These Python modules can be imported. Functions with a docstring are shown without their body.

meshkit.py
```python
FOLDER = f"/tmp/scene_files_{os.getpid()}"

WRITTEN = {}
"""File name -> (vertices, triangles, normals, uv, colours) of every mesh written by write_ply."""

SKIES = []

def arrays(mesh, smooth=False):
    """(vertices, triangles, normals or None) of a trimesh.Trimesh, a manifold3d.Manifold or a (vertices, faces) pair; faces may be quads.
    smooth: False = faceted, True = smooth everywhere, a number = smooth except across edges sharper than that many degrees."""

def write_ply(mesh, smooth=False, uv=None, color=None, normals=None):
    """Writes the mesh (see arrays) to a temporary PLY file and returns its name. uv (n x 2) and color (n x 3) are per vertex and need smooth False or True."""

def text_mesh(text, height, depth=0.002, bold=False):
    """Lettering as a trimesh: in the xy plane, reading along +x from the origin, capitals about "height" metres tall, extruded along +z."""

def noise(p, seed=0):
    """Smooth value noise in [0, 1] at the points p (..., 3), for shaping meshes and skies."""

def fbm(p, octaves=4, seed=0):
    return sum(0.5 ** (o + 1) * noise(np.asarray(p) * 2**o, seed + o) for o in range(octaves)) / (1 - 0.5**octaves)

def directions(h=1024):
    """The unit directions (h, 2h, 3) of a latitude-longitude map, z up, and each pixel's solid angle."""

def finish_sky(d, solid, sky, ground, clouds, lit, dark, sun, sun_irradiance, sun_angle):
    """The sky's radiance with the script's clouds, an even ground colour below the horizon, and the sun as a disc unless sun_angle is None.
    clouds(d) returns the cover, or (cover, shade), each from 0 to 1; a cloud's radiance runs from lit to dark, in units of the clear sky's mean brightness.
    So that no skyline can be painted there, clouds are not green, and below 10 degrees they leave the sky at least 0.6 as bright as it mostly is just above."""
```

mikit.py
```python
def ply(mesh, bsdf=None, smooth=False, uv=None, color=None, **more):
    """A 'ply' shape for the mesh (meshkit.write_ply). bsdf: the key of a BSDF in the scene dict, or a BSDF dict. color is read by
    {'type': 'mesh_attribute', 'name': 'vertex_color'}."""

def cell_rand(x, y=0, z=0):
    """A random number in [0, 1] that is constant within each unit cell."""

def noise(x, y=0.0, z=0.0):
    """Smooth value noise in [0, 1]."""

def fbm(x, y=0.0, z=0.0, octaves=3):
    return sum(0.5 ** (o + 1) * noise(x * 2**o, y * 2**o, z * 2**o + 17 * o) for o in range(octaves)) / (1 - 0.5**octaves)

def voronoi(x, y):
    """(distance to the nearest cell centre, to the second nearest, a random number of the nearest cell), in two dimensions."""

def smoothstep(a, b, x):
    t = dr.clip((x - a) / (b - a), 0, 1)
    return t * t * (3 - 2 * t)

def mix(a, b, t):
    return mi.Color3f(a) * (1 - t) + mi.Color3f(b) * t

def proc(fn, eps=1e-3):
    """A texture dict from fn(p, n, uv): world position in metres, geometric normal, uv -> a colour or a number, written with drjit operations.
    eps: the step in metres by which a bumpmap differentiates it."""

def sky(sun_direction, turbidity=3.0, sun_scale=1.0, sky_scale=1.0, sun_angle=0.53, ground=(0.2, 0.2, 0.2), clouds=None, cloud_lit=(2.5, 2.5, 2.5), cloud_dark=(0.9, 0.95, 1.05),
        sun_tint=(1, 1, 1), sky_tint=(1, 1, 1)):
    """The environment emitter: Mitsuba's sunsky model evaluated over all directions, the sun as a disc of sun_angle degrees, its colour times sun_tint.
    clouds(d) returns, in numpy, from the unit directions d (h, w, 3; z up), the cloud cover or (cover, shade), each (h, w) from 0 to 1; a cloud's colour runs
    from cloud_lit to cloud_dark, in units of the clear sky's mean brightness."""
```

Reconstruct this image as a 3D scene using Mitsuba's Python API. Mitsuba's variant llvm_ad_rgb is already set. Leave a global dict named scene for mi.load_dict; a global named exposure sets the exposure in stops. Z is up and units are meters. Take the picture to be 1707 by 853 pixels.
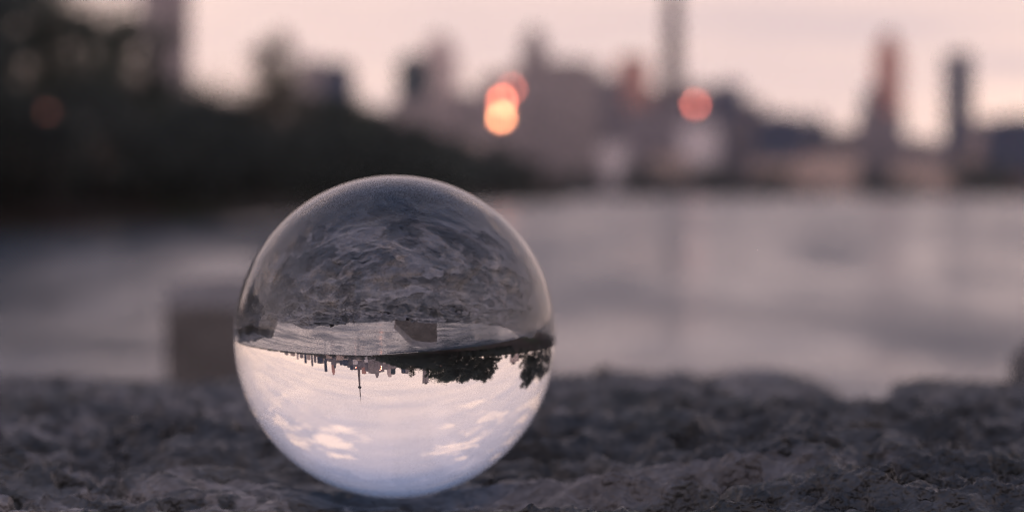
import math, random
import numpy as np
import trimesh
import mitsuba as mi
import drjit as dr
import mikit
import meshkit
from mikit import proc, noise, fbm, smoothstep, mix

T = mi.ScalarTransform4f
random.seed(7)
scene, labels = {}, {}

# ------------------------------------------------------------------ camera, sky, exposure
F = 3243.0 / 1707.0                     # focal length in picture widths
CAM = np.array([0.0, 0.0, 0.0752])      # z = 0 is the top of the rock under the ball
BALL_R = 0.04
BALL = np.array([-0.0290, 0.4840, BALL_R])
WATER = -1.525
PITCH = math.radians(-1.79)
scene['camera'] = {
    'type': 'thinlens', 'fov_axis': 'x', 'fov': math.degrees(2 * math.atan(0.5 / F)),
    'aperture_radius': 0.0037, 'focus_distance': 0.424, 'near_clip': 0.05, 'far_clip': 12000.0,
    'to_world': T().look_at(origin=CAM.tolist(), target=[0, math.cos(PITCH), CAM[2] + math.sin(PITCH)], up=[0, 0, 1]),
    'medium': {'type': 'ref', 'id': 'haze_air'},
}


def clouds(d):
    """A thin dusk veil over the whole sky, cream pink low down and lavender overhead, with streaks and a few lit puffs."""
    el = np.degrees(np.arcsin(np.clip(d[..., 2], -1, 1)))
    q = d / np.maximum(d[..., 2:3] + 0.22, 0.05)                      # a layer seen in perspective
    streak = meshkit.fbm(q * [1.6, 4.5, 0] + [3.1, 7.7, 0.5], 5, seed=3)
    fine = meshkit.fbm(q * [5.0, 11.0, 0] + [1.3, 2.2, 0.4], 5, seed=11)
    shade = np.clip((el + 0.5) / 62.0, 0, 1) ** 0.52
    shade = shade + (streak - 0.5) * (0.26 + 0.75 * np.exp(-np.clip(el, 0, 90) / 8)) + (fine - 0.5) * 0.10
    for (az, e, rad, sd, amt) in ((33, 23, 11, 1, .72), (14, 26, 9, 2, .76), (-25, 25, 12, 5, .70), (22, 9, 9, 8, .3), (42, 8, 10, 4, .3), (-62, 25, 18, 9, .7),
                                  (78, 24, 18, 3, .7), (120, 35, 24, 6, .8), (-130, 30, 22, 7, .8), (180, 45, 24, 12, .8)):
        a, b = math.radians(az), math.radians(e)
        c = np.array([math.sin(a) * math.cos(b), math.cos(a) * math.cos(b), math.sin(b)])
        m = (d @ c) > math.cos(math.radians(1.9 * rad))                  # only where the puff can be
        ang = np.degrees(np.arccos(np.clip(d[m] @ c, -1, 1)))
        lump = meshkit.fbm(d[m] * [9, 9, 20] + sd * 3.7 + 0.5 * (meshkit.fbm(d[m] * 14 + sd, 3, seed=sd)[..., None] - 0.5), 6, seed=20 + sd)
        puff = np.clip((lump - 0.38 - 0.22 * (ang / rad) ** 1.6) * 4.5, 0, 1)
        shade[m] = shade[m] * (1 - amt * puff)
    return np.clip(0.93 + 0.05 * (fine - 0.5), 0, 1), np.clip(shade, 0, 1)


SUN_AZ, SUN_EL = math.radians(205), math.radians(3.5)
scene['sky'] = mikit.sky([math.sin(SUN_AZ) * math.cos(SUN_EL), math.cos(SUN_AZ) * math.cos(SUN_EL), math.sin(SUN_EL)], turbidity=3,
                         sun_scale=0.0, sun_angle=10.0, sun_tint=(1.0, 0.75, 0.65), sky_tint=(1.0, 0.85, 1.1),
                         clouds=clouds, cloud_lit=(3.62, 2.60, 2.20), cloud_dark=(0.55, 0.70, 1.20))
exposure = 3.82

scene['haze_air'] = {'type': 'homogeneous', 'albedo': {'type': 'rgb', 'value': [0.95, 0.95, 0.96]}, 'sigma_t': 0.00004}
scene['haze'] = {'type': 'cube', 'to_world': T().translate([0, 1100, 330]).scale([4300, 3300, 336]), 'bsdf': {'type': 'null'},
                 'interior': {'type': 'ref', 'id': 'haze_air'}}
labels['haze'] = {'label': 'thin dusk haze over the harbour that softens the far skyline', 'category': 'haze', 'kind': 'stuff'}


# ------------------------------------------------------------------ helpers
def numbered(name):
    if not any(k == name or k.startswith(name + '__') for k in list(scene) + list(labels)):
        return name
    i = 1
    while any(k == f'{name}_{i:03d}' or k.startswith(f'{name}_{i:03d}__') for k in list(scene) + list(labels)):
        i += 1
    return f'{name}_{i:03d}'


def thing(name, label, cat, group=None, kind=None):
    key = numbered(name)
    labels[key] = {'label': label, 'category': cat}
    if group:
        labels[key]['group'] = group
    if kind:
        labels[key]['kind'] = kind
    return key


def part(parent, name, shape, label=None):
    key = f'{parent}__{name}'
    i = 0
    while key in scene:
        i += 1
        key = f'{parent}__{name}_{i:03d}'
    scene[key] = shape
    if label:
        labels[key] = {'label': label}
    return key


def structure(name, shape, label):
    scene[name] = shape
    labels[name] = {'label': label, 'category': name.replace('_', ' '), 'kind': 'structure'}


def rgb(*c):
    return {'type': 'rgb', 'value': list(c)}


def box(w, d, h, x=0, y=0, z0=0):
    m = trimesh.creation.box((w, d, h))
    m.apply_translation((x, y, z0 + h / 2))
    return m


def lathe(profile, n=32):
    a = np.arange(n) * 2 * np.pi / n
    p = np.array(profile, float)
    v = np.stack([p[:, None, 0] * np.cos(a), p[:, None, 0] * np.sin(a), np.repeat(p[:, 1:2], n, 1)], -1).reshape(-1, 3)
    f = []
    for i in range(len(p) - 1):
        for j in range(n):
            k = (j + 1) % n
            f += [[i * n + j, i * n + k, (i + 1) * n + k], [i * n + j, (i + 1) * n + k, (i + 1) * n + j]]
    return trimesh.Trimesh(v, f, process=False)


def tube(pts, radii, n=7):
    p = np.asarray(pts, float)
    t = np.gradient(p, axis=0)
    t /= np.linalg.norm(t, axis=1, keepdims=True) + 1e-12
    a = np.cross(t, np.where(np.abs(t[:, 2:]) < 0.9, [0, 0, 1.0], [1.0, 0, 0]))
    a /= np.linalg.norm(a, axis=1, keepdims=True) + 1e-12
    b = np.cross(t, a)
    ang = np.arange(n) * 2 * np.pi / n
    r = np.asarray(radii, float)
    v = (p[:, None] + r[:, None, None] * (np.cos(ang)[None, :, None] * a[:, None] + np.sin(ang)[None, :, None] * b[:, None])).reshape(-1, 3)
    i, j = np.meshgrid(np.arange(len(p) - 1), np.arange(n), indexing='ij')
    q = np.stack([i * n + j, i * n + (j + 1) % n, (i + 1) * n + (j + 1) % n, (i + 1) * n + j], -1).reshape(-1, 4)
    return trimesh.Trimesh(v, np.vstack([q[:, [0, 1, 2]], q[:, [0, 2, 3]]]), process=False)


def grid_mesh(X, Y, Z):
    ny, nx = X.shape
    v = np.stack([X, Y, Z], -1).reshape(-1, 3)
    i, j = np.meshgrid(np.arange(ny - 1), np.arange(nx - 1), indexing='ij')
    a = (i * nx + j).ravel()
    f = np.vstack([np.stack([a, a + 1, a + nx + 1], 1), np.stack([a, a + nx + 1, a + nx], 1)])
    return trimesh.Trimesh(v, f, process=False)


# ------------------------------------------------------------------ materials
def rock_colour(p, n, uv):
    wx = p.x + 0.030 * fbm(p.x * 22, p.y * 22, p.z * 22, 3)
    wy = p.y + 0.030 * fbm(p.x * 22 + 9, p.y * 22, p.z * 22, 3)
    big = fbm(p.x * 9 + 3, p.y * 11, p.z * 9 + 7, 4)
    mid = fbm(wx * 80, wy * 150 + 5, p.z * 90, 4)
    vein = 1 - dr.abs(2 * fbm(wx * 60 + 4, wy * 130, p.z * 80 + 3, 3) - 1)
    fine = fbm(p.x * 420, p.y * 420, p.z * 420 + 2, 3)
    c = mix([0.018, 0.020, 0.0205], [0.086, 0.088, 0.088], smoothstep(0.38, 0.62, 0.6 * mid + 0.4 * big))
    c = mix(c, mi.Color3f(0.23, 0.215, 0.21), smoothstep(0.84, 0.97, vein) * smoothstep(0.38, 0.60, big) * 0.85)
    c = mix(c, mi.Color3f(0.23, 0.215, 0.212), smoothstep(0.60, 0.74, 0.55 * big + 0.45 * mid) * 0.7)
    c = mix(c, mi.Color3f(0.045, 0.048, 0.042), smoothstep(0.56, 0.68, fbm(p.x * 23 + 40, p.y * 23, p.z * 23, 3)) * 0.6)
    worn = dr.square((p.x - 0.028) / 0.062) + dr.square((p.y - 0.478) / 0.024) + 1.5 * (mid - 0.5) + 1.2 * (big - 0.5)
    c = mix(c, mi.Color3f(0.19, 0.175, 0.175), (1 - smoothstep(0.2, 1.0, worn)) * 0.6)        # a smooth worn patch beside the ball
    return c * (0.5 + 1.0 * fine)


def rock_bump(p, n, uv):
    return fbm(p.x * 300, p.y * 300, p.z * 300, 4) * 0.7 + fbm(p.x * 1100, p.y * 1100, p.z * 1100, 2) * 0.3


scene['rock_stone'] = {'type': 'bumpmap', 'arbitrary': {**proc(rock_bump, 2e-4)}, 'scale': 0.003,
                       'nested': {'type': 'principled', 'base_color': proc(rock_colour), 'roughness': 0.42, 'specular': 0.6}}


def brown_rock_colour(p, n, uv):
    c = mix([0.13, 0.120, 0.112], [0.32, 0.295, 0.275], fbm(p.x * 14, p.y * 14, p.z * 14, 4))
    return c * (0.65 + 0.7 * fbm(p.x * 130, p.y * 130, p.z * 130, 3))


scene['rock_brown'] = {'type': 'principled', 'base_color': proc(brown_rock_colour), 'roughness': 0.85, 'specular': 0.1}


def bank_colour(p, n, uv):
    c = mix([0.035, 0.031, 0.028], [0.085, 0.066, 0.056], fbm(p.x * 0.7, p.y * 0.7, p.z * 2, 4))
    return mix(c, mi.Color3f(0.05, 0.055, 0.035), smoothstep(0.5, 0.7, fbm(p.x * 0.15, p.y * 0.15, 3.0, 3)))


scene['bank_earth'] = {'type': 'twosided', 'bsdf': {'type': 'diffuse', 'reflectance': proc(bank_colour)}}


def far_land_colour(p, n, uv):
    return mix([0.05, 0.055, 0.04], [0.12, 0.10, 0.085], fbm(p.x * 0.02, p.y * 0.02, 0.0, 3))


scene['far_land'] = {'type': 'twosided', 'bsdf': {'type': 'diffuse', 'reflectance': proc(far_land_colour)}}


def water_rough(p, n, uv):
    cats_paw = fbm(p.x * 0.5 + 4 + 2.5 * fbm(p.x * 0.1, p.y * 0.05, 1.0, 2), p.y * 0.09, 0.5, 4)
    return 0.19 + 0.20 * smoothstep(0.42, 0.66, cats_paw)


scene['lake_water'] = {'type': 'principled', 'base_color': rgb(0.045, 0.064, 0.084), 'roughness': proc(water_rough), 'specular': 0.26}
scene['bark'] = {'type': 'diffuse', 'reflectance': rgb(0.055, 0.045, 0.04)}
for i, c in enumerate([(0.104, 0.122, 0.112), (0.106, 0.126, 0.104), (0.116, 0.124, 0.104), (0.120, 0.122, 0.100)]):
    scene[f'leaf_{i}'] = {'type': 'principledthin', 'base_color': rgb(*c), 'roughness': 0.6, 'eta': 1.35, 'diff_trans': 1.2, 'spec_trans': 0.0}

# ------------------------------------------------------------------ structure: rock ledge
def fb(x, y, s, o, seed):
    return meshkit.fbm(np.stack([x * s + 13.7 * seed, y * s + 5.3 * seed, np.full_like(x, 0.37 * seed)], -1), o, seed=seed) - 0.5


def ridge(x, y, s, o, seed):
    out, amp, tot = 0, 1.0, 0
    for k in range(o):
        a = 0.6 + 0.9 * k
        u, v = x * math.cos(a) - y * math.sin(a), x * math.sin(a) + y * math.cos(a)
        q = meshkit.noise(np.stack([u * s + 9.1 * seed, v * s + 3.3 * seed, np.full_like(x, 0.4 + k)], -1), seed=seed + k)
        out = out + amp * (1 - np.abs(2 * q - 1)) ** 1.5
        tot += amp
        amp *= 0.5
        s *= 2.03
    return out / tot


def ledge_edge(x):
    """How far the ledge reaches before it drops to the water."""
    return 0.90 + 0.10 * fb(x, x * 0, 3.0, 3, 41) + 0.05 * fb(x, x * 0, 14.0, 3, 42) - 0.10 * np.exp(-((x - 0.142) / 0.020) ** 2) + 0.05 * np.exp(-((x - 0.03) / 0.07) ** 2) + 0.25 * np.clip(np.abs(x) - 0.5, 0, 2)


def rock_height(x, y):
    wx = x + 0.020 * fb(x, y, 16, 3, 1) + 0.006 * fb(x, y, 60, 2, 3)
    wy = y + 0.020 * fb(x, y, 16, 3, 2) + 0.006 * fb(x, y, 60, 2, 4)
    fade = 1 - 0.65 * np.clip((y - 0.66) / 0.2, 0, 1)
    z = 0.016 * fb(wx, wy, 4.5, 2, 5)
    z += (0.008 + 0.018 * fade) * (ridge(wx, wy * 1.35, 12, 3, 6) - 0.45)
    z += fade * 0.019 * (ridge(wx, wy * 1.5, 36, 3, 7) - 0.45)
    z += fade * 0.0056 * (ridge(wx, wy * 1.5, 120, 3, 8) - 0.45)
    z += fade * 0.0020 * fb(x, y, 380, 3, 9)
    pits = meshkit.fbm(np.stack([wx * 30, wy * 38, wx * 0 + 4.4], -1), 3, seed=15)
    z -= 0.009 * np.clip((pits - 0.54) / 0.2, 0, 1) ** 1.2
    pits = meshkit.fbm(np.stack([wx * 95, wy * 110, wx * 0 + 2.4], -1), 3, seed=16)
    z -= 0.010 * np.clip((pits - 0.53) / 0.12, 0, 1)
    # smoother, flatter seat around the ball
    z = z * 0.70
    r = np.hypot(x - BALL[0], (y - BALL[1]) * 0.9)
    w = np.exp(-(r / 0.045) ** 2)
    z = z * (1 - 0.72 * w)
    z -= 0.010 * np.exp(-(((x - 0.02) / 0.25) ** 2 + ((y - 0.36) / 0.10) ** 2))          # falls a little towards the camera
    z -= 0.030 * np.clip(y - 0.55, 0, 0.5) + 0.006 * np.exp(-((x - 0.10) / 0.10) ** 2 - ((y - 0.8) / 0.12) ** 2)
    e = ledge_edge(x)
    over = y - e
    drop = np.where(over > 0, -(0.10 * (1 - np.exp(-np.clip(over, 0, 9) / 0.03)) + 1.15 * np.clip(over, 0, 9) + 0.25 * np.clip(over, 0, 0.35)), 0)
    z = z + np.maximum(drop, -2.2) + np.where(over > 0, 0.12 * fb(x, y, 5, 4, 17) * np.clip(over / 0.2, 0, 1), 0)
    z -= 0.25 * np.clip(-y - 0.3, 0, 3)
    return z


def spaced(lo, hi, centre, half, fine, growth, most):
    """Grid lines: "fine" apart within centre +- half, wider and wider outside."""
    out = list(np.arange(centre - half, centre + half + 1e-9, fine))
    s = fine
    while out[-1] < hi:
        s = min(s * growth, most)
        out.append(out[-1] + s)
    s = fine
    while out[0] > lo:
        s = min(s * growth, most)
        out.insert(0, out[0] - s)
    return np.array(out)


gx = spaced(-2.6, 2.6, 0.0, 0.125, 0.00055, 1.0125, 0.08)
gy = spaced(-1.8, 2.6, 0.478, 0.045, 0.00055, 1.0095, 0.07)
RX, RY = np.meshgrid(gx, gy)
RZ = rock_height(RX, RY)
# the ball touches the rock: shift the whole rock so that its highest contact just carries the sphere
rr = np.hypot(RX - BALL[0], RY - BALL[1])
near = rr < BALL_R * 0.97
lift = (BALL[2] - np.sqrt(BALL_R ** 2 - np.minimum(rr, BALL_R * 0.97) ** 2) - RZ)[near].min()
RZ = RZ + lift - 0.0004
structure('rock_ledge', mikit.ply(grid_mesh(RX, RY, RZ), 'rock_stone', smooth=True), 'rough dark grey rock ledge under the crystal ball at the water edge')

# ------------------------------------------------------------------ structure: water
def wave_height(x, y, cell):
    g = np.random.default_rng(5)
    z = np.zeros_like(x)
    for k in range(34):
        lam = 0.35 * (9.0 / 0.35) ** (k / 33.0)
        a = math.radians(200) + g.normal(0, 0.55)
        ph = g.uniform(0, 2 * np.pi)
        amp = 0.0054 * lam ** 0.85 * g.uniform(0.5, 1.3)
        gain = np.clip((lam / cell - 3.0) / 3.0, 0, 1)
        s = (x * math.sin(a) + y * math.cos(a)) * 2 * np.pi / lam + ph + 0.9 * np.sin(x * 0.31 / lam + k) + 0.7 * np.sin(y * 0.23 / lam + 2 * k)
        z += gain * amp * 0.30 * (np.sin(s) + 0.25 * np.cos(2 * s))
    gust = meshkit.fbm(np.stack([x * 0.05, y * 0.018, x * 0], -1), 3, seed=31)
    patch = meshkit.fbm(np.stack([x * 0.55 + 7, y * 0.11, x * 0], -1), 3, seed=33)
    return z * (0.3 + 1.2 * gust) * (0.15 + 2.0 * np.clip((patch - 0.3) / 0.5, 0, 1) ** 1.5)


wr = np.exp(np.linspace(math.log(1.0), math.log(4000.0), 780))
wa = np.radians(np.linspace(-115, 115, 480))
WA, WR = np.meshgrid(wa, wr)
WX, WY = WR * np.sin(WA), WR * np.cos(WA) - 0.3
WZ = WATER + wave_height(WX, WY, WR * 0.0098)
structure('water', mikit.ply(grid_mesh(WX, WY, WZ), 'lake_water', smooth=True), 'calm rippled grey lake water between the rock and the city')

# ------------------------------------------------------------------ structure: land
def land(name, outer, inner, top, label, mat, rough=0.25, seed=1, n=160, back=1.5):
    """A low shore: from the waterline polyline "outer" up and back to the polyline "inner"."""
    def resample(p):
        p = np.array(p, float)
        s = np.r_[0, np.cumsum(np.linalg.norm(np.diff(p, axis=0), axis=1))]
        q = np.linspace(0, s[-1], n)
        return np.stack([np.interp(q, s, p[:, 0]), np.interp(q, s, p[:, 1])], 1)
    a, b = resample(outer), resample(inner)
    steps = np.array([-0.02, 0.0, 0.012, 0.03, 0.06, 0.1, 0.2, 0.4, 0.7, 1.0])
    hs = np.array([-1.0, -0.15, 0.45, 0.75, 0.9, 1.0, 1 + (back - 1) * .35, back * 0.8, back * 0.95, back])
    X = a[None, :, 0] + (b - a)[None, :, 0] * steps[:, None]
    Y = a[None, :, 1] + (b - a)[None, :, 1] * steps[:, None]
    Z = WATER + top * hs[:, None] + rough * top * (meshkit.fbm(np.stack([X * 0.3, Y * 0.3, X * 0 + seed], -1), 4, seed=seed) - 0.5)
    structure(name, mikit.ply(grid_mesh(X, Y, Z), mat, smooth=True), label)


# the wooded bank on the left runs from close by on the left to a far point near the middle of the view
BANK = [(-9, -6), (-14, 6), (-19, 18), (-21, 32), (-22, 48), (-22, 66), (-21, 84), (-19, 105), (-17, 135), (-13, 180), (-8, 250), (-3, 330), (4, 420), (14, 500)]
BACK = [(-120, -30), (-140, 6), (-160, 30), (-170, 60), (-170, 90), (-165, 120), (-160, 150), (-150, 190), (-140, 240), (-120, 300), (-90, 380), (-60, 450), (-20, 520), (10, 560)]
land('bank', BANK, BACK, 1.35, 'low brown earth bank under the dark trees on the left', 'bank_earth', seed=3, back=4.2)
FAR = [(math.sin(math.radians(a)) * r, math.cos(math.radians(a)) * r) for a, r in ((-34, 1500), (-25, 1750), (-10, 1900), (0, 1900), (8, 1900), (18, 1900), (28, 1950), (40, 2050), (55, 2150), (72, 2200), (90, 2200))]
FARB = [(math.sin(math.radians(a)) * r, math.cos(math.radians(a)) * r) for a, r in ((-38, 3500), (-25, 3900), (-10, 3900), (0, 3900), (8, 3900), (18, 3900), (28, 3900), (40, 3900), (55, 3700), (72, 3700), (90, 3600))]
land('far_shore', FAR, FARB, 2.6, 'low far shore of the city across the water', 'far_land', seed=4)
structure('ground', mikit.ply(grid_mesh(*np.meshgrid(np.linspace(-400, 400, 20), np.linspace(-700, -1.5, 20)), np.full((20, 20), -0.95)), 'bank_earth', smooth=True), 'earth shore behind the rock ledge')


# ------------------------------------------------------------------ city
def facade(base, glass, floor=3.6, bay=4.0):
    def fn(p, n, uv):
        along = dr.select(dr.abs(n.x) > dr.abs(n.y), p.y, p.x)
        fv = p.z / floor - dr.floor(p.z / floor)
        fu = along / bay - dr.floor(along / bay)
        win = smoothstep(0.22, 0.3, fv) * smoothstep(0.22, 0.3, fu) * (1 - smoothstep(0.9, 0.96, fv))
        win = win * dr.select(dr.abs(n.z) > 0.7, 0.0, 1.0)
        tone = 0.85 + 0.3 * fbm(p.x * 0.03, p.y * 0.03, p.z * 0.05, 2)
        return mix(mi.Color3f(base), mi.Color3f(glass), win) * tone
    return fn


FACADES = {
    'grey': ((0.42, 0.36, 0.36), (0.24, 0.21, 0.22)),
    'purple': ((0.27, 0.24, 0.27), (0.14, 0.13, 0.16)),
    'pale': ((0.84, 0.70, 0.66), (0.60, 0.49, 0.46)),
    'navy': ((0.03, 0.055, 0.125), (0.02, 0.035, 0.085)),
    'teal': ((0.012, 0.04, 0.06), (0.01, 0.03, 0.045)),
    'salmon': ((0.74, 0.40, 0.34), (0.62, 0.32, 0.27)),  # the last warm sun on these towers is put into the base colour
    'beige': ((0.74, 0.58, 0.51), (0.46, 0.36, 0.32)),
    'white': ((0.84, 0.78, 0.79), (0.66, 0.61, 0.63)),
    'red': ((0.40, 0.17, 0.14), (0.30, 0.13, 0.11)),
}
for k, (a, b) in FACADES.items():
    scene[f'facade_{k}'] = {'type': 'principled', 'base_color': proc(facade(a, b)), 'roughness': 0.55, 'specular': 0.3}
scene['concrete'] = {'type': 'diffuse', 'reflectance': rgb(0.20, 0.17, 0.17)}
scene['roof_dark'] = {'type': 'diffuse', 'reflectance': rgb(0.07, 0.07, 0.075)}
scene['metal_grey'] = {'type': 'principled', 'base_color': rgb(0.2, 0.2, 0.21), 'roughness': 0.5, 'metallic': 0.4}


def bearing(px):
    return (px - 853.5) / 3243.0


def up(py, d):
    """Height above the water of what stands at distance d and reaches the picture row py."""
    return (325.0 - py) / 3243.0 * d + CAM[2] - WATER


GROUND_CITY = WATER + 1.5


def building(label, x0, x1, top, mat, d, name='building', roof='flat', podium=False, turn=None, group=None, cat='building', tip=None):
    b = (bearing(x0) + bearing(x1)) / 2
    w = (x1 - x0) / 3243.0 * d
    cx, cy = b * d, d
    h = up(top, d) - 1.5
    turn = random.uniform(-0.12, 0.12) if turn is None else turn
    dep = max(18.0, min(w, 45)) * random.uniform(0.8, 1.1)
    key = thing(name, label, cat, group)
    M = T().translate([cx, cy + dep / 2, GROUND_CITY]).rotate([0, 0, 1], math.degrees(turn - b))
    w, f = w * 1.04, f'facade_{mat}'
    def add(n, m, mt, lab=None):
        return part(key, n, mikit.ply(m, mt, to_world=M), lab)
    if podium:
        ph = min(16.0, h * 0.3)
        add('podium', box(w * 1.25, dep * 1.2, ph + 2, z0=-2), 'facade_beige')
        add('tower', box(w, dep, h - ph, z0=ph), f)
    else:
        add('tower', box(w, dep, h + 2, z0=-2), f)
    if roof == 'flat':
        add('parapet', trimesh.util.concatenate([box(w + .6, .5, 1.4, 0, s * dep / 2, h - .4) for s in (-1, 1)] + [box(.5, dep - .52, 1.4, s * w / 2, 0, h - .4) for s in (-1, 1)]), 'roof_dark')
        add('penthouse', box(w * 0.45, dep * 0.5, 4.5, w * random.uniform(-.15, .15), 0, h), 'concrete')
    elif roof == 'step':
        add('upper_tier', box(w * 0.68, dep * 0.7, h * 0.10, 0, 0, h), f)
        add('penthouse', box(w * 0.35, dep * 0.4, 5, 0, 0, h * 1.10), 'concrete')
    elif roof == 'round':
        a = np.linspace(0, np.pi, 14)
        import shapely
        poly = shapely.Polygon(np.stack([np.cos(a) * w / 2, np.sin(a) * w * 0.28], 1))
        m = trimesh.creation.extrude_polygon(poly, dep, engine='earcut')
        m.apply_transform(trimesh.transformations.rotation_matrix(np.pi / 2, [1, 0, 0]))
        m.apply_translation([0, dep / 2, h])
        add('vaulted_roof', m, 'roof_dark')
    elif roof == 'gable':
        v = np.array([[-w / 2, -dep / 2, h], [w / 2, -dep / 2, h], [w / 2, dep / 2, h], [-w / 2, dep / 2, h], [-w / 2, 0, h + 5], [w / 2, 0, h + 5]])
        add('roof', trimesh.Trimesh(v * [1.05, 1.08, 1], [[0, 1, 5], [0, 5, 4], [2, 3, 4], [2, 4, 5], [0, 4, 3], [1, 2, 5], [0, 3, 2], [0, 2, 1]], process=False), 'roof_dark')
    if tip:
        add('mast', lathe([(0.9, h), (0.5, h + tip * 0.6), (0.15, h + tip), (0.0, h + tip)], 8), 'metal_grey')
    return key, M, w, dep, h


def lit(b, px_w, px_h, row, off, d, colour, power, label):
    """A sun glint on the front of a building: an added glowing pane set just proud of the wall."""
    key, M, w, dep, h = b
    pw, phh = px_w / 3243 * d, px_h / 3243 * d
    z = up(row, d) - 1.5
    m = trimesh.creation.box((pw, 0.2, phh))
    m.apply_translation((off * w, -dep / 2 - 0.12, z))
    part(key, 'glint_pane', {**mikit.ply(m, 'roof_dark', to_world=M), 'emitter': {'type': 'area', 'radiance': rgb(*[c * power for c in colour])}}, label)  # added emitter in place of low sun caught by the glass


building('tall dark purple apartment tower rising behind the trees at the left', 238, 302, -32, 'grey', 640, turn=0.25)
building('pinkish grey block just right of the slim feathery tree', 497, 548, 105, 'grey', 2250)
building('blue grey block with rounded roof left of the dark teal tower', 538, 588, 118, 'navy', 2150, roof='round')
building('dark teal tower standing clear against the sky left of the bright glints', 662, 716, 108, 'teal', 2050, roof='round', turn=0)
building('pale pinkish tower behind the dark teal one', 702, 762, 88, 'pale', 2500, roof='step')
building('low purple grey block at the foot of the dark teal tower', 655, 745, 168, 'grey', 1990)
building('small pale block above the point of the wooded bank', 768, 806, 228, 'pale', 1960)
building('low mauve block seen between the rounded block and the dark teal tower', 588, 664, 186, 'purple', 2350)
building('pale mauve block between the pale tower and the bright glints', 748, 806, 158, 'grey', 2450)
building('pale tower just right of the bright glints, behind the wide slab', 846, 884, 118, 'pale', 2550)
g1 = building('grey building that holds the cluster of bright orange sun glints', 800, 868, 130, 'grey', 2080, turn=0.0)
lit(g1, 9, 10, 196, 0.02, 2080, (1.0, 0.36, 0.16), 2.6, 'brightest orange sun glint as a glowing pane, lowest of the cluster')
lit(g1, 8, 9, 168, 0.04, 2080, (1.0, 0.22, 0.12), 2.4, 'orange sun glint as a glowing pane above the brightest one')
lit(g1, 6, 7, 148, 0.27, 2080, (1.0, 0.24, 0.17), 1.3, 'dim red sun glint as a glowing pane, topmost of the cluster')
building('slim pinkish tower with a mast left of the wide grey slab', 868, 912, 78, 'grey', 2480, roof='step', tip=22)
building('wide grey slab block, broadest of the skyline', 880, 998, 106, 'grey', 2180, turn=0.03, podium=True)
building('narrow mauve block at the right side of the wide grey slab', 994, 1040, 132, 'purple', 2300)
building('salmon pink tower left of the tall needle tower', 1030, 1082, 98, 'salmon', 2350, turn=-0.05)
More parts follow.
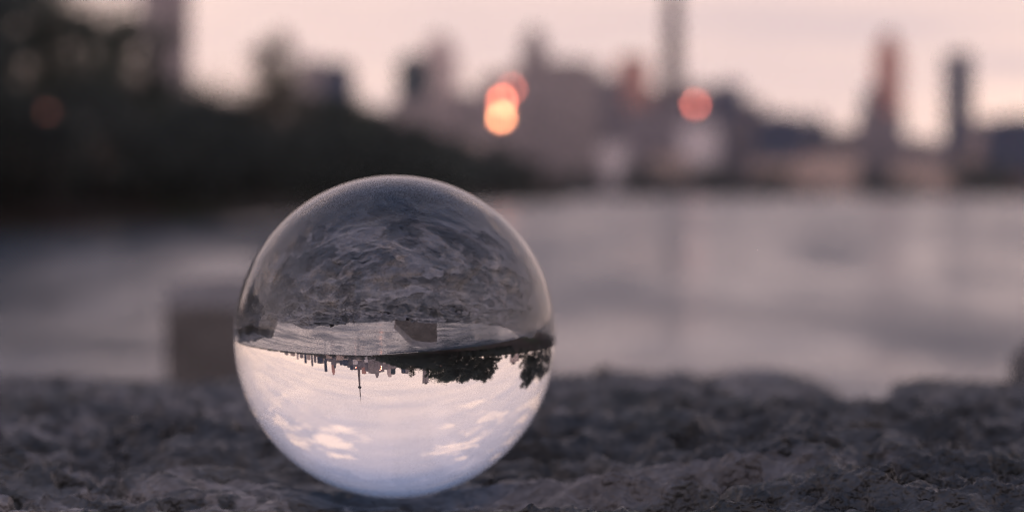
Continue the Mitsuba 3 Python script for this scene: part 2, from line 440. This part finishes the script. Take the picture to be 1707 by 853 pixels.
building('dark block in front of the salmon tower, by the needle tower', 1042, 1128, 184, 'purple', 2020)
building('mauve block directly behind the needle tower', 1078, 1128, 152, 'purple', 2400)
g2 = building('grey block carrying one red sun glint right of the needle tower', 1134, 1196, 146, 'purple', 2120, turn=0.0)
lit(g2, 8, 8, 174, -0.05, 2120, (1.0, 0.22, 0.15), 1.15, 'single soft red sun glint as a glowing pane')
building('low white block under the single red glint', 1138, 1198, 208, 'white', 1960)
building('dark blue block with a thin mast right of the red glint', 1198, 1238, 142, 'navy', 2300, tip=18)
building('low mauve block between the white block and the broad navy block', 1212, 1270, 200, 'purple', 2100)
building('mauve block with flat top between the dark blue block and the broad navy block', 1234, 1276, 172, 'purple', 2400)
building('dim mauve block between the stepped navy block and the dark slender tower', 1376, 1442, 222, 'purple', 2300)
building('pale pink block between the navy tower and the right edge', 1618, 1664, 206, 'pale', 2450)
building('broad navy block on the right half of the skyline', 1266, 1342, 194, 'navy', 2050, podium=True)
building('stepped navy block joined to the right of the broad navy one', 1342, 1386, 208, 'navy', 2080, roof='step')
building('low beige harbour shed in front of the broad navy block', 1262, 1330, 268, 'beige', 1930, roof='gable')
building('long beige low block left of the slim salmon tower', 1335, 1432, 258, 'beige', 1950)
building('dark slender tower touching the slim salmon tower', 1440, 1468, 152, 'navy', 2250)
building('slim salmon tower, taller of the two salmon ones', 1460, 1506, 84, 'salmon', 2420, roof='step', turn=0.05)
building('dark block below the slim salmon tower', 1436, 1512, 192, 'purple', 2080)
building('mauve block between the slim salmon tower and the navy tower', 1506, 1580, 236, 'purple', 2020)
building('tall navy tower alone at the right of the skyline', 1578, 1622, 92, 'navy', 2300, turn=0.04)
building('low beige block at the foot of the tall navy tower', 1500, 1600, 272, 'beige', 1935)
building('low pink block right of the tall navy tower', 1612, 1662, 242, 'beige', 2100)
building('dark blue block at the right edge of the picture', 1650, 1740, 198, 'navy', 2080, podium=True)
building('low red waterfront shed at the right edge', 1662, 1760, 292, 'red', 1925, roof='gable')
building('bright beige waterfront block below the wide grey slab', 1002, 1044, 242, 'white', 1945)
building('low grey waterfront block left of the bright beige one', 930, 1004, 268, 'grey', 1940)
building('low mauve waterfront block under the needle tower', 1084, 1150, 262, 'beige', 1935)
OUT = 'distant city block at the far right seen only upside down inside the crystal ball'
for (a, b, t, m, d) in ((1755, 1800, 205, 'grey', 2150), (1815, 1850, 150, 'purple', 2300), (1870, 1930, 235, 'beige', 2050), (1940, 1985, 180, 'navy', 2250),
                        (2010, 2080, 250, 'grey', 2000), (2110, 2150, 225, 'pale', 2100), (2200, 2300, 268, 'beige', 2000), (2380, 2460, 270, 'grey', 2000)):
    building(OUT, a, b, t, m, d, group='city blocks right of the frame')
# the lone block beyond the trees far on the left, in the ball only
key = thing('building', 'lone grey block between the trees, seen only at the right side inside the ball', 'building')
M = T().translate([-150, 196, WATER + 1.3]).rotate([0, 0, 1], 37)
part(key, 'tower', mikit.ply(box(20, 16, 15), 'facade_pale', to_world=M))
part(key, 'penthouse', mikit.ply(box(8, 7, 3, 2, 0, 15), 'concrete', to_world=M))

# the needle tower: three buttresses that merge into a tapering shaft, a round pod, a small upper pod and an antenna
d = 2700.0
cx = bearing(1121) * d
key = thing('communications_tower', 'very tall slim concrete communications tower with round pod and antenna', 'tower')
M = T().translate([cx, d, GROUND_CITY])
part(key, 'shaft', mikit.ply(lathe([(17, -2), (13, 60), (10.5, 150), (8.6, 260), (8.0, 330), (6.5, 336), (5.5, 445), (4.4, 447)], 24), 'concrete', smooth=40, to_world=M))
for k in range(3):
    a = k * 2 * np.pi / 3 + 0.5
    v = []
    for z, r, t in ((-2, 31, 4.0), (60, 22, 3.4), (160, 15, 2.8), (330, 9, 2.2)):
        for rr_, s in ((3, -1), (r, -1), (r, 1), (3, 1)):
            v.append([rr_ * math.cos(a) - s * t * math.sin(a), rr_ * math.sin(a) + s * t * math.cos(a), z])
    f = []
    for i in range(3):
        for j in range(4):
            q = [i * 4 + j, i * 4 + (j + 1) % 4, (i + 1) * 4 + (j + 1) % 4, (i + 1) * 4 + j]
            f += [[q[0], q[1], q[2]], [q[0], q[2], q[3]]]
    part(key, 'buttress', mikit.ply(trimesh.Trimesh(v, f, process=False), 'concrete', to_world=M))
part(key, 'pod', mikit.ply(lathe([(8, 330), (17, 336), (21, 340), (21.5, 343), (19.5, 345), (20, 348), (18, 352), (15, 353), (14.5, 360), (9, 362), (6, 366)], 32), 'roof_dark', smooth=30, to_world=M))
part(key, 'upper_pod', mikit.ply(lathe([(5, 442), (8.5, 446), (8.5, 451), (5, 454), (3.6, 456)], 24), 'roof_dark', smooth=30, to_world=M))
part(key, 'antenna', mikit.ply(lathe([(3.4, 455), (3.0, 485), (2.4, 486), (2.0, 515), (1.2, 516), (0.8, 540), (0.3, 553), (0, 553)], 12), 'metal_grey', smooth=30, to_world=M))


# ------------------------------------------------------------------ trees
def make_tree(seed, height, spread, base, n_leaf, leaf, feather=0.0):
    """(trunk with limbs, crown) of a tree standing at the origin; the crown is leaf clumps around the limbs' ends."""
    g = np.random.default_rng(seed)
    tubes, tips = [], []
    bend = g.normal(0, 0.03, 2) * height
    spine = np.array([[bend[0] * t * t, bend[1] * t * t, height * 0.93 * t] for t in np.linspace(0, 1, 9)])
    tubes.append(tube(spine, 0.028 * height * (1 - 0.9 * np.linspace(0, 1, 9)) + 0.02))
    nl = 22
    for i in range(nl):
        t = base + (0.97 - base) * (i + g.uniform(0, 0.7)) / nl
        p = np.array([bend[0] * t * t, bend[1] * t * t, height * 0.93 * t])
        a = i * 2.4 + g.uniform(-0.5, 0.5)
        prof = math.sin(math.pi * min(1, max(0.06, (t - base) / (1 - base) * 0.86 + 0.10))) ** 0.7
        L = spread * prof * g.uniform(0.55, 1.12)
        q = p + np.array([math.cos(a) * L, math.sin(a) * L, L * g.uniform(0.15, 0.65)])
        mid = (p + q) / 2 + np.array([0, 0, -0.06 * L])
        tubes.append(tube([p, mid, q], [0.008 * height, 0.005 * height, 0.002 * height], 5))
        for s in np.linspace(0.45, 1.0, 4):
            tips.append((p + (q - p) * s + g.normal(0, 0.10 * L, 3), (0.16 + 0.16 * g.random()) * spread * (0.75 + 0.4 * prof)))
    tips.append((spine[-1], 0.18 * spread))
    w = np.array([r ** 2 for _, r in tips])
    count = g.multinomial(n_leaf, w / w.sum())
    cs = []
    for (c, r), k in zip(tips, count):
        v = g.normal(0, 1, (k, 3))
        v /= np.linalg.norm(v, axis=1, keepdims=True)
        cs.append(c + v * (r * g.random((k, 1)) ** 0.45) * [1, 1, 0.8 + feather])
    c = np.vstack(cs)
    n = len(c)
    u = g.normal(0, 1, (n, 3)); u /= np.linalg.norm(u, axis=1, keepdims=True)
    w_ = g.normal(0, 1, (n, 3)); w_ = np.cross(u, w_); w_ /= np.linalg.norm(w_, axis=1, keepdims=True)
    s = leaf * g.uniform(0.6, 1.3, (n, 1))
    v = np.stack([c + u * s, c + w_ * s * 0.6, c - u * s, c - w_ * s * 0.6], 1).reshape(-1, 3)
    k = np.arange(n)[:, None] * 4
    f = np.vstack([k + [0, 1, 2], k + [0, 2, 3]])
    return trimesh.util.concatenate(tubes), trimesh.Trimesh(v, f, process=False)


def make_bush(seed):
    g = np.random.default_rng(seed)
    tubes, cs = [], []
    for i in range(9):
        a = i * 2.4
        q = np.array([math.cos(a), math.sin(a), 0]) * g.uniform(0.3, 3.2) + [0, 0, g.uniform(3, 9)]
        tubes.append(tube([[0, 0, -1], q * [.5, .5, .6], q], [0.2, 0.12, 0.05], 5))
    for i in range(46):
        a, r = g.uniform(0, 6.3), 4.6 * math.sqrt(g.random())
        c = np.array([math.cos(a) * r, math.sin(a) * r, g.uniform(0, 1) * (9.0 - 0.25 * r * r)])
        v = g.normal(0, 1, (90, 3)); v /= np.linalg.norm(v, axis=1, keepdims=True)
        cs.append(c + v * 1.5 * g.random((90, 1)) ** 0.45)
    c = np.vstack(cs); n = len(c)
    u = g.normal(0, 1, (n, 3)); u /= np.linalg.norm(u, axis=1, keepdims=True)
    w = np.cross(u, g.normal(0, 1, (n, 3))); w /= np.linalg.norm(w, axis=1, keepdims=True)
    s = 0.42 * g.uniform(0.6, 1.3, (n, 1))
    v = np.stack([c + u * s, c + w * s * .6, c - u * s, c - w * s * .6], 1).reshape(-1, 3)
    k = np.arange(n)[:, None] * 4
    return trimesh.util.concatenate(tubes), trimesh.Trimesh(v, np.vstack([k + [0, 1, 2], k + [0, 2, 3]]), process=False)


VARIANTS = []
for i, (h, s, b, n, l, fe) in enumerate(((10, 3.6, 0.16, 4200, 0.22, 0), (10, 4.2, 0.10, 4600, 0.22, 0), (10, 2.2, 0.12, 2600, 0.19, 0.5), (10, 5.0, 0.14, 5200, 0.23, 0), (10, 1.7, 0.2, 1100, 0.17, 0.7))):
    VARIANTS.append(make_tree(100 + i, h, s, b, n, l, fe))
VARIANTS.append(make_bush(55))
VARIANTS.append(make_tree(131, 10, 4.4, 0.2, 1500, 0.22, 0.1))
PLY = {}


def tree(label, x, y, h, variant, leaf=0, wide=1.0, name='tree', group=None, z=None, cat='tree'):
    key = thing(name, label, cat, group)
    M = T().translate([x, y, WATER + 1.25 if z is None else z]).rotate([0, 0, 1], random.uniform(0, 360)).scale([h / 10 * wide, h / 10 * wide, h / 10])
    for n, m, mt, i in (('trunk', VARIANTS[variant][0], 'bark', 0), ('crown', VARIANTS[variant][1], f'leaf_{leaf}', 1)):
        if (variant, i) not in PLY:
            PLY[variant, i] = mikit.ply(m)
        part(key, n, {**PLY[variant, i], 'bsdf': {'type': 'ref', 'id': mt}, 'to_world': M})


def tree_px(label, px, row, d, variant, leaf=0, wide=1.0, **k):
    tree(label, bearing(px) * d, d, up(row, d) - 1.25, variant, leaf, wide, **k)


tree_px('big dark tree filling the left edge of the picture', -20, -60, 92, 3, 1, 1.0)
tree_px('tall loose tree at the upper left with sky showing through', 70, -50, 98, 6, 1, 0.8)
tree_px('dark tree just left of the purple apartment tower', 220, 14, 110, 0, 1, 0.75)
tree_px('low dark tree below the sky gaps at the left', 120, 130, 90, 1, 0, 1.2)
tree_px('dark bush tree in front of the foot of the apartment tower', 270, 175, 112, 1, 0, 1.2)
tree_px('dark round tree right of the apartment tower', 345, 150, 118, 3, 0, 1.0)
tree_px('dark tree between the round tree and the feathery tree', 405, 160, 122, 0, 0, 1.1)
tree_px('slim pale feathery tree standing above the dark wood', 455, 38, 116, 4, 3, 1.35)
tree_px('dark slim tree at the foot of the feathery tree', 458, 105, 124, 2, 1, 1.0)
tree_px('dark tree directly behind the top of the crystal ball, left one', 515, 172, 130, 1, 0, 1.0)
tree_px('greenish dark tree above the left shoulder of the ball', 565, 152, 140, 0, 1, 0.9)
tree_px('dark tree above the top of the crystal ball', 622, 178, 150, 3, 0, 0.9)
tree_px('dark tree below the dark teal tower', 690, 196, 175, 1, 0, 1.0)
tree_px('dark tree at the falling right end of the wood', 735, 222, 200, 0, 0, 1.1)
tree_px('low tree on the point of the wooded bank', 768, 258, 240, 3, 0, 0.8)
tree_px('dark bush on the far spit under the bright glints', 835, 272, 420, 3, 0, 0.9)
tree_px('round dark tree on the far spit right of the glints', 885, 262, 430, 3, 0, 0.9)
tree_px('low bush at the tip of the far spit', 930, 282, 460, 1, 0, 0.9)
FILL = 'dark tree deep in the blurred wood that lines the left bank'
for px, row, d, v in ((20, 150, 84, 6), (90, 190, 82, 1), (170, 170, 86, 6), (235, 205, 90, 1), (310, 190, 96, 3), (380, 200, 100, 1), (440, 205, 104, 3), (500, 215, 110, 1), (560, 215, 118, 3),
                      (620, 222, 128, 1), (680, 235, 150, 3), (725, 250, 170, 1), (30, 60, 105, 6), (150, 95, 112, 6), (300, 130, 130, 6)):
    tree_px(FILL, px, row, d, v, 0, 1.25, group='dark trees lining the left bank')
BALLT = 'dark tree on the near left bank seen only upside down inside the crystal ball'
for az, d, h, v, w in ((-16, 84, 9.5, 0, 1), (-17.5, 80, 8, 1, 1), (-19, 78, 10, 3, .8), (-20.5, 74, 9, 0, 1), (-22, 72, 8.5, 1, .9), (-23.2, 68, 7, 3, .8), (-25, 66, 8.5, 0, 1), (-26.5, 63, 9.0, 1, .8), (-28, 62, 7.2, 2, 1.3),
                       (-30, 58, 3.2, 3, 1), (-33, 54, 2.4, 1, 1), (-36, 50, 2.2, 3, 1), (-40, 46, 2.8, 1, 1.2), (-44, 42, 7.5, 3, .8), (-47, 38, 9.0, 0, .9), (-50, 36, 8.0, 1, .9), (-55, 32, 6, 3, 1), (-61, 30, 7, 1, 1), (-68, 28, 6, 0, 1)):
    a = math.radians(az)
    tree(BALLT, d * math.sin(a), d * math.cos(a), h, v, 0, w, group='near bank trees seen in the ball')
UNDER = 'low dark bush of the undergrowth at the foot of the left bank trees'
g = np.random.default_rng(12)
BK = np.array(BANK[3:], float)
for t in np.linspace(0.0, 1.0, 40) ** 1.3 * (len(BK) - 1):
    i = min(int(t), len(BK) - 2)
    p = BK[i] + (BK[i + 1] - BK[i]) * (t - i)
    dd = max(np.hypot(*p), 20)
    tree(UNDER, p[0] - 0.035 * dd - 1.5, p[1] + 0.07 * dd, g.uniform(0.024, 0.042) * dd, 5, 0, g.uniform(1.1, 1.5), name='bush', group='undergrowth bushes on the left bank', cat='bush', z=WATER + 1.0)
SH = 'dark waterfront tree on the far city shore'
for label, px, row, d, v, w in (('dark tree below the white block on the far shore', 1180, 274, 1906, 3, 2.1), ('dark waterfront tree under the bright lit white block, right one', 1222, 284, 1906, 1, 2.1),
                                ('dark waterfront tree right of the bright beige block', 1068, 274, 1906, 3, 2.1), ('small dark tree below the broad navy block', 1290, 280, 1906, 0, 2.1),
                                ('dark waterfront tree beside the slim salmon tower', 1455, 282, 1906, 1, 2.0), ('large dark waterfront tree left of the red shed', 1632, 270, 1906, 3, 2.2),
                                ('second dark waterfront tree at the left of the red shed', 1662, 280, 1906, 1, 2.1), ('dark tree at the left end of the far shore by the low grey block', 962, 280, 1906, 3, 2.0)):
    tree_px(label, px, row, d, v, 0, w, z=WATER + 1.6)

# the wood behind the camera: not in the picture, but the ball mirrors it and it takes light off the ledge
g = np.random.default_rng(41)
vs, fs, at = [], [], 0
bv, bf = VARIANTS[5][1].vertices, VARIANTS[5][1].faces
for k in range(30):
    a, r = math.radians(128 + 104 * (k + g.random()) / 30), g.uniform(9, 15)
    t = g.uniform(0, 6.3)
    q = np.array(bv) * [0.55, 0.55, g.uniform(0.45, 0.75)]
    q = np.stack([q[:, 0] * math.cos(t) - q[:, 1] * math.sin(t), q[:, 0] * math.sin(t) + q[:, 1] * math.cos(t), q[:, 2]], 1) + [r * math.sin(a), r * math.cos(a), -1.0]
    vs.append(q); fs.append(bf + at); at += len(q)
scene['woodland'] = mikit.ply(trimesh.Trimesh(np.vstack(vs), np.vstack(fs), process=False), 'leaf_0')
labels['woodland'] = {'label': 'dark wood on the shore opposite the lake, faintly mirrored in the front of the ball', 'category': 'woods', 'kind': 'stuff'}

# a far wood along the rest of the shore reads as one mass
g = np.random.default_rng(77)
ms = []
for k in range(420):
    a = math.radians(g.uniform(17, 88) if k < 330 else g.uniform(-8, 17))
    r = 1925 + (60 * max(0, math.degrees(a) - 20) / 12 if a > 0.35 else 0) + g.uniform(0, 60)
    if a > 0.35:
        r = np.interp(math.degrees(a), [20, 28, 40, 55, 72, 90], [1915, 1965, 2065, 2165, 2215, 2215]) + g.uniform(0, 40)
    s = g.uniform(5, 11)
    m = trimesh.creation.icosphere(2, 1.0)
    v = np.array(m.vertices)
    v = v * (0.75 + 0.6 * (meshkit.fbm(v * 2.6 + k * 7.1, 3, seed=9)))[:, None] * [s, s, s * 0.95]
    ms.append(trimesh.Trimesh(v + [r * math.sin(a), r * math.cos(a), WATER + 2.5 + s * 0.4], m.faces, process=False))
scene['far_wood'] = mikit.ply(trimesh.util.concatenate(ms), 'leaf_1')
labels['far_wood'] = {'label': 'thin dark line of distant woods along the far shore', 'category': 'woods', 'kind': 'stuff'}

# a lamp on the bank among the trees, the dim red disc at the left
key = thing('street_lamp', 'dim red street lamp among the dark trees at the far left', 'street lamp')
lx, ly = bearing(88) * 80, 80.0
lz = up(188, 80) + WATER
M = T().translate([lx, ly, 0])
part(key, 'pole', mikit.ply(lathe([(0.05, WATER + 1.0), (0.04, WATER + 2.5), (0.03, lz - 0.1), (0, lz - 0.1)], 10), 'roof_dark', to_world=M))
part(key, 'arm', mikit.ply(tube([[0, 0, lz - 0.14], [0, -0.4, lz + 0.16], [0, -0.8, lz + 0.16]], [0.035, 0.03, 0.025]), 'metal_grey', to_world=M))
part(key, 'lantern', {**mikit.ply(trimesh.creation.box((0.17, 0.10, 0.17)).apply_translation((0, -0.8, lz)), 'roof_dark', to_world=M), 'emitter': {'type': 'area', 'radiance': rgb(0.07, 0.024, 0.018)}})


# ------------------------------------------------------------------ loose rocks
def boulder(name, label, size, loc, turn, seed, mat, flat=0.25, res=0.02):
    g = np.random.default_rng(seed)
    m = trimesh.creation.box((1, 1, 1))
    while m.edges_unique_length.max() * max(size) > res * 2.2:
        m = m.subdivide()
    v = np.array(m.vertices)
    n = v / np.linalg.norm(v, axis=1, keepdims=True)
    v = v * (1 - flat) + n * 0.62 * flat
    v *= size
    q = v / max(size)
    e_ = min(max(size), 3 * min(size))
    v += n * (e_ * 0.16 * (meshkit.fbm(q * 3 + seed, 4, seed=seed) - 0.5) + e_ * 0.05 * (meshkit.fbm(q * 14 + seed, 3, seed=seed + 1) - 0.5))[:, None]
    if name == 'upright_rock':                                           # its top falls off to the right and its edges are chipped
        up_ = np.clip((v[:, 2] / size[2] - 0.30) / 0.2, 0, 1)
        u = v[:, 0] / size[0] + 0.5
        v[:, 2] -= up_ * (0.05 * u + 0.12 * np.clip(u - 0.62, 0, 1) - 0.012)
        v[:, 0] *= 1.0 + 0.10 * (meshkit.fbm(v * 9 + 3, 3, seed=6) - 0.5) * 2
    key = thing(name, label, 'rock')
    scene[key] = mikit.ply(trimesh.Trimesh(v, m.faces, process=False), mat, smooth=35, to_world=T().translate(list(loc)).rotate([0, 0, 1], turn))
    return key


boulder('upright_rock', 'blurred brown upright rock behind the left side of the ball', (0.23, 0.21, 1.6), (-0.252, 2.16, -0.846), 4, 3, 'rock_brown', 0.10)
boulder('boulder', 'dark boulder at the right edge of the rock ledge', (0.42, 0.34, 0.30), (0.462, 0.93, -0.135), -12, 5, 'rock_stone', 0.4, 0.012)
boulder('boulder', 'flat dark rock hump at the back edge of the ledge right of the ball', (0.085, 0.09, 0.06), (0.134, 1.05, -0.056), 5, 8, 'rock_stone', 0.9, 0.006)
for i, (lab, s, p, t) in enumerate((('large dark shore rock left of the ledge, seen only in the ball', (0.6, 0.5, 0.8), (-1.05, 1.5, -0.48), 20),
                                    ('smaller dark shore rock by the water, seen only in the ball', (0.4, 0.35, 0.6), (-1.6, 2.3, -0.42), -30))):
    boulder('boulder', lab, s, p, t, 20 + i, 'rock_stone', 0.3, 0.03)

# ------------------------------------------------------------------ the crystal ball
scene['ball_glass'] = {'type': 'dielectric', 'int_ior': 1.517, 'ext_ior': 1.000277}
scene['crystal_ball'] = {'type': 'sphere', 'center': BALL.tolist(), 'radius': BALL_R, 'bsdf': {'type': 'ref', 'id': 'ball_glass'}}
labels['crystal_ball'] = {'label': 'clear glass crystal ball on the rock showing the upside down skyline', 'category': 'crystal ball'}
